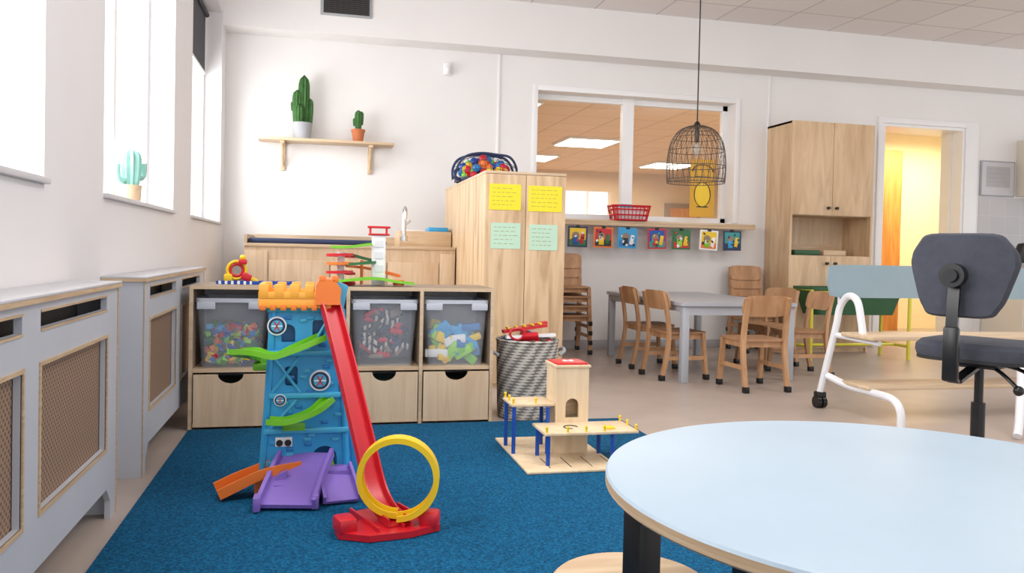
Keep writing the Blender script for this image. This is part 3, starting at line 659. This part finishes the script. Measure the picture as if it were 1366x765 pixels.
# ---------------------------------------------------------------- basket
b=Bd('woven_basket'); pr=[(.15,0),(.158,.01),(.165,.2),(.17,.42),(.162,.42),(.157,.2),(.15,.02),(0,.02)]
b.lathe(pr,'woven',n=48); b.tube([(.166*math.cos(a),.166*math.sin(a),.42) for a in [2*pi*k/40 for k in range(40)]],.009,'woven',6,closed=True)
for s_ in(-1,1): b.tube(smooth_path([(s_*.17,-.05,.34),(s_*.2,-.04,.36),(s_*.205,0,.37),(s_*.2,.04,.36),(s_*.17,.05,.34)],4),.01,'potgrey')
b.cyl((0,0,.32),(0,0,.33),.15,'dark')
random.seed(9)
for k in range(18):
    a=random.uniform(0,6.28); r=random.uniform(0,.1); b.bc((r*math.cos(a),r*math.sin(a),random.uniform(.36,.45)),(.09,.045,.03),random.choice(['red','red','yellow','dblue','white']),.006,rz=a*2,rx=random.uniform(-.5,.5),ry=random.uniform(-.5,.5))
b.sweep([(-.15,-.05,.47),(.1,-.02,.5)],[(-.02,-.008),(.02,-.008),(.02,.008),(-.02,.008)],'red'); b.sweep([(-.13,.03,.46),(.12,.05,.51)],[(-.02,-.008),(.02,-.008),(.02,.008),(-.02,.008)],'red'); b.sweep([(-.14,-.08,.44),(.14,-.06,.45)],[(-.015,-.006),(.015,-.006),(.015,.01),(-.015,.01)],'white')
b.tube([(-.08+.04*math.cos(a),-.09,.46+.03*math.sin(a)) for a in [2*pi*q/16 for q in range(16)]],.007,'red',6,closed=True)
for k in range(5): b.bc((-.12+k*.045,-.03,.487+k*.006),(.012,.06,.012),'yellow',.003)
b.done((1.12,4.30,0))

# ---------------------------------------------------------------- wooden toy garage
b=Bd('wooden_toy_garage')
b.box(-.21,.19,-.31,.3,0,.01,'light',.003)
for (x,y) in((-.1,-.26),(-.01,-.26),(.08,-.26),(.17,-.26)): b.box(x-.002,x+.002,y,y+.16,.0102,.0108,'dark')
out=[(-.015,.01),(.135,.01),(.135,.385),(-.015,.385)]
hl=[(.03,.165),(.09,.165)]+arc(.06,.22,.03,0,pi,8)
b.prism(out,[hl],.012,'light',Matrix.Translation((0,-.018,0))@RX)
b.box(-.015,.135,.11,.122,.01,.385,'light'); b.box(-.015,-.003,-.018,.11,.01,.385,'light'); b.box(.123,.135,-.018,.11,.01,.385,'light')
b.box(-.003,.123,0.02,.025,.15,.3,'edge')
b.box(-.022,.142,-.036,.128,.385,.397,'light',.002); b.box(-.012,.132,-.026,.118,.397,.405,'red',.002); b.bc((.06,.046,.4065),(.05,.012,.003),'white',rz=.6); b.bc((.06,.046,.4065),(.05,.012,.003),'white',rz=-.6)
b.box(-.12,.29,-.24,-.03,.135,.147,'light',.003)
b.box(-.21,-.015,-.02,.16,.215,.227,'light',.003)
for (x,y,h) in((-.10,-.22,.135),(.18,-.22,.135),(.18,-.05,.135),(-.10,-.05,.135),(-.195,-.005,.215),(-.195,.145,.215),(-.03,.145,.215),(-.05,-.03,.215)): b.cyl((x,y,.01),(x,y,h),.009,'dblue',n=12)
for (x,y,z) in((-.11,-.23,.147),(-.02,-.23,.147),(.06,-.23,.147),(.14,-.23,.147),(.28,-.23,.147),(.28,-.13,.147),(.28,-.04,.147),(-.2,-.01,.227),(-.1,-.01,.227),(-.2,.15,.227),(-.2,.07,.227)):
    b.cyl((x,y,z),(x,y,z+.018),.005,'yellow',n=10); b.sph((x,y,z+.02),.007,'yellow',u=8,v=6)
b.box(.16,.2,-.2,-.15,.147,.155,'yellow',.003); b.tube([(.02+.03*math.cos(a),-.14+.03*math.sin(a),.149) for a in [pi*q/10 for q in range(16)]],.0022,'hole',5)
b.done((1.03,3.41,.0125))

# ---------------------------------------------------------------- toy ramp tower
b=Bd('toy_car_ramp_tower')
def archhole(x,z0,z1,r): return [(x-r,z0),(x+r,z0)]+arc(x,z1,r,0,pi,8)
lowo=[(-.165,0),(.15,0),(.155,.12),(.13,.27),(.11,.35),(-.13,.35),(-.15,.22)]
lh=[archhole(-.1,.05,.09,.028),archhole(.06,.03,.11,.045)]
upo=[(-.13,.35),(.11,.35),(.10,.5),(.09,.67),(-.145,.67),(-.13,.5)]
uh=[rrect(-.085,-.04,.38,.45,.01),archhole(-.075,.54,.58,.024),rrect(.01,.05,.56,.62,.01)]
for y in(-.085,.085):
    b.prism(lowo,lh if y<0 else [],.012,'skyblue',Matrix.Translation((0,y,0))@RX)
    b.prism(upo,uh if y<0 else [],.012,'skyblue',Matrix.Translation((0,y,0))@RX)
b.box(-.125,.085,-.05,-.045,.35,.66,'blue'); b.box(-.145,.13,-.05,-.045,.03,.34,'blue')
b.sweep([(-.165,0,0),(-.15,0,.22),(-.13,0,.35),(-.13,0,.5),(-.145,0,.67)],[(-.085,-.006),(.085,-.006),(.085,.006),(-.085,.006)],'blue',up=(1,0,0))
b.sweep([(.152,0,0),(.155,0,.12),(.13,0,.27),(.11,0,.35),(.10,0,.5),(.09,0,.67)],[(-.085,-.006),(.085,-.006),(.085,.006),(-.085,.006)],'blue',up=(1,0,0))
for z,xa,xb in((.02,-.16,.14),(.2,-.14,.13),(.335,-.12,.1),(.5,-.12,.09)): b.box(xa,xb,-.085,.08,z,z+.01,'cyan')
for z,xa,xb in((.335,-.14,.115),(.49,-.14,.105),(.65,-.15,.095),(.205,-.155,.145),(.008,-.17,.158)): b.box(xa,xb,-.114,-.096,z,z+.02,'cyan',.004)
for (p0,p1) in(((-.13,.355),(-.03,.49)),((-.03,.355),(-.13,.49)),((.0,.51),(.08,.65)),((-.13,.225),(-.04,.33))): b.tube([(p0[0],-.102,p0[1]),(p1[0],-.102,p1[1])],.006,'cyan',6)
random.seed(4)
for q in range(46):
    z=random.uniform(.03,.63); hw=.15 if z<.3 else .1
    x=random.uniform(-hw,hw-.02)
    if abs(x-.06)<.055 and z<.17: continue
    b.bc((x,-.099,z),(.026,.007,.013),random.choice(['cyan','cyan','blue','skyblue']),.002)
for x in(-.165,.145): b.tube([(x,-.095,0),(x*.88,-.095,.3),(x*.78,-.095,.66)],.013,'skyblue',8)
b.prism([(.09,.3),(.14,.26),(.16,.4),(.145,.55),(.125,.66),(.14,.74),(.10,.76),(.07,.70)],[],.06,'cyan',Matrix.Translation((0,.07,0))@RX)
b.prism([(.1,.0),(.185,.0),(.18,.16),(.14,.3),(.1,.3)],[],.08,'skyblue',Matrix.Translation((0,.02,0))@RX)
b.box(-.18,.075,-.135,.1,.665,.705,'castle',.006)
for x in(-.178,-.125,-.072,-.019):
    b.box(x,x+.034,-.14,-.112,.705,.752,'castle',.005); b.box(x,x+.034,.08,.105,.705,.752,'castle',.005)
b.box(-.178,.075,-.138,-.115,.70,.725,'castle',.003); b.box(-.178,.075,.082,.102,.70,.725,'castle',.003)
for y in(-.07,-.015,.035): b.box(-.182,-.158,y,y+.034,.705,.752,'castle',.005)
b.box(-.18,-.16,-.13,.1,.70,.725,'castle',.003)
b.prism([(.02,.68),(.105,.68),(.11,.735),(.085,.77),(.035,.775),(.02,.75)],[],.21,'orange',Matrix.Translation((0,.06,0))@RX)
for x in(.03,.075): b.box(x,x+.025,-.15,-.13,.76,.785,'orange',.004)
for k in range(7): b.bc((-.165+k*.036,-.139,.668),(.02,.008,.02),'orange',.003)
for (x,z,r) in((-.115,.6,.034),(.04,.40,.038),(-.1,.33,.022)):
    b.cyl((x,-.097,z),(x,-.115,z),r,'white',n=24); b.cyl((x,-.115,z),(x,-.117,z),r*.85,'navy',n=24); b.cyl((x,-.117,z),(x,-.119,z),r*.62,'cyan',n=20)
    for q in range(3): b.bc((x,-.12,z),(r*1.1,.002,r*.12),'red' if q else 'white',ry=q*pi/3)
b.bc((-.085,-.1,.175),(.06,.01,.035),'white',.003); b.cyl((-.1,-.104,.172),(-.1,-.109,.172),.012,'dark',n=14); b.cyl((-.07,-.104,.172),(-.07,-.109,.172),.012,'dark',n=14)
b.bc((-.05,-.114,.232),(.08,.006,.03),'green',.003)
ch=lambda w,h,t:[(-w,0),(w,0),(w,h),(w-t,h),(w-t,t),(-w+t,t),(-w+t,h),(-w,h)]
b.sweep(smooth_path([(-.25,-.12,.50),(-.19,-.165,.505),(-.12,-.175,.49),(-.05,-.17,.515),(.05,-.13,.555)],6),ch(.035,.02,.005),'green')
b.sweep(smooth_path([(-.25,-.12,.50),(-.24,-.05,.48),(-.19,.0,.46),(-.14,.0,.45)],6),ch(.035,.02,.005),'green')
b.box(-.2,-.135,-.06,.04,.43,.455,'green',.004)
b.sweep(smooth_path([(-.14,-.15,.255),(-.07,-.16,.255),(.02,-.15,.285),(.08,-.12,.33)],6),ch(.032,.02,.005),'green')
b.prism([(-.035,0),(.035,0)]+arc(0,.02,.035,0,pi,8),[],.012,'lime',Matrix.Translation((.06,-.1,.07))@RX)
# purple ramp base
b.sweep(smooth_path([(.0,-.09,.12),(-.02,-.16,.09),(-.045,-.25,.045),(-.065,-.35,.008)],5),ch(.10,.035,.014),'purple')
b.prism([(-.05,.001),(.175,.001),(.17,.06),(.14,.085),(-.05,.085)],[],.10,'purple',Matrix.Translation((0,-.09,0))@RX)
b.prism([(-.18,.001),(-.10,.001),(-.10,.10),(-.13,.085),(-.17,.03)],[],.03,'purple',Matrix.Translation((.03,-.19,0))@RX)
b.sweep([(.09,-.15,.08),(.11,-.25,.035),(.12,-.31,.006)],ch(.065,.03,.010),'purple')
for k in range(5): b.bc((-.025-.01*k,-.16-.042*k,.098-.022*k),(.13,.012,.008),'purple')
for s_ in(-1,1): b.bc((-.065+s_*.095,-.335,.027),(.024,.06,.05),'purple',.006)
# orange ramp
b.sweep(smooth_path([(-.04,-.11,.08),(-.12,-.14,.075),(-.21,-.15,.045),(-.30,-.17,.008)],5),ch(.055,.035,.01),'orange')
b.prism([(-.18,.001),(-.04,.001),(-.04,.08),(-.12,.075),(-.18,.055)],[],.1,'orange',Matrix.Translation((0,-.08,0))@RX)
# red slope + loop
rt=smooth_path([(.06,-.07,.715),(.065,-.11,.685),(.09,-.165,.59),(.14,-.27,.4),(.185,-.37,.22),(.215,-.44,.10),(.24,-.50,.045),(.265,-.57,.024),(.285,-.63,.022)],6)
b.sweep(rt,ch(.036,.026,.006),'red')
b.sweep(smooth_path([(.18,-.46,.02),(.22,-.55,.014),(.26,-.66,.014)],4),ch(.045,.02,.006),'red')
b.sweep(smooth_path([(.27,-.46,.02),(.31,-.53,.014),(.355,-.63,.014)],4),ch(.035,.02,.006),'red')
b.prism([(.09,-.60),(.18,-.54),(.32,-.54),(.41,-.58),(.415,-.63),(.32,-.68),(.19,-.70),(.10,-.655)],[],.02,'red',Matrix.Translation((0,0,.001)))
b.bc((.12,-.62,.035),(.06,.08,.05),'red',.012,rz=.3); b.bc((.385,-.61,.035),(.06,.07,.05),'red',.012,rz=-.3)
c0=Vector((.285,-.59,.165)); ax=Vector((.18,1,0)).normalized(); sd=Vector((0,0,1)).cross(ax).normalized()*-1
RL=.130
ring=[c0+sd*RL*math.cos(a)+Vector((0,0,RL*math.sin(a)))+ax*.035*(k/48-.5) for k,a in [(k,-pi/2+2*pi*k/48) for k in range(49)]]
vs=[];fs=[]
for k,p in enumerate(ring):
    rad=(p-c0-ax*((p-c0).dot(ax))).normalized()
    for w_,r_ in((-.028,.0),(.028,.0),(.028,-.018),(.022,-.018),(.022,-.006),(-.022,-.006),(-.022,-.018),(-.028,-.018)):
        vs.append(p+ax*w_+rad*r_)
for k in range(48):
    for q in range(8): fs.append((k*8+q,k*8+(q+1)%8,(k+1)*8+(q+1)%8,(k+1)*8+q))
fs+=[tuple(range(8)),tuple(range(48*8,49*8))[::-1]]
b.add(vs,fs,'yellow')
zmin=min(v[2] for v in b.v)
b.done((-.03,3.15,.0125-zmin))

# ---------------------------------------------------------------- lights
def area(n,loc,rot,sx,sy,pw,col=(1,1,1)):
    l=bpy.data.lights.new(n,'AREA'); l.shape='RECTANGLE'; l.size=sx; l.size_y=sy; l.energy=pw; l.color=col
    o=bpy.data.objects.new(n,l); sc.collection.objects.link(o); o.location=loc; o.rotation_euler=rot; return o
for i,(y0,y1) in enumerate(wins):
    area('window_daylight',(-1.25,(y0+y1)/2,1.95),(0,-pi/2,0),1.8,1.5,62,(1,.995,.99))
area('ceiling_fill',(1.6,2.4,ZC-.02),(0,0,0),1.2,1.2,42,(1,.985,.97))  # added fill light under the ceiling to brighten the room, no fixture there
area('ceiling_fill',(4.8,3.6,ZC-.02),(0,0,0),1.2,1.2,36,(1,.98,.96))  # second added fill, out of view
area('adjacent_lamp',(3.6,10.2,2.5),(0,0,0),3,3,80,(1,.85,.64))
area('adjacent_lamp',(4.6,13.8,2.5),(0,0,0),3,3,100,(1,.85,.64))
area('corridor_lamp',(7.4,8.3,2.45),(0,0,0),1.5,.8,48,(1,.84,.58))
w=bpy.data.worlds.new('World'); sc.world=w; w.use_nodes=True
w.node_tree.nodes['Background'].inputs[0].default_value=(.99,.995,1,1); w.node_tree.nodes['Background'].inputs[1].default_value=1.35
sc.view_settings.view_transform='Standard'; sc.view_settings.exposure=0.2
# ---------------------------------------------------------------- camera
cd=bpy.data.cameras.new('Camera'); cam=bpy.data.objects.new('Camera',cd); sc.collection.objects.link(cam); sc.camera=cam
cd.sensor_width=36; cd.lens=1080/1366*36; cd.clip_start=.05; cd.shift_y=-.017
R=Matrix.Rotation(math.radians(-13.4),4,'Z')@Matrix.Rotation(pi/2-math.radians(1.22),4,'X')@Matrix.Rotation(.022,4,'Z')
cam.matrix_world=Matrix.Translation((0,0,.9))@R
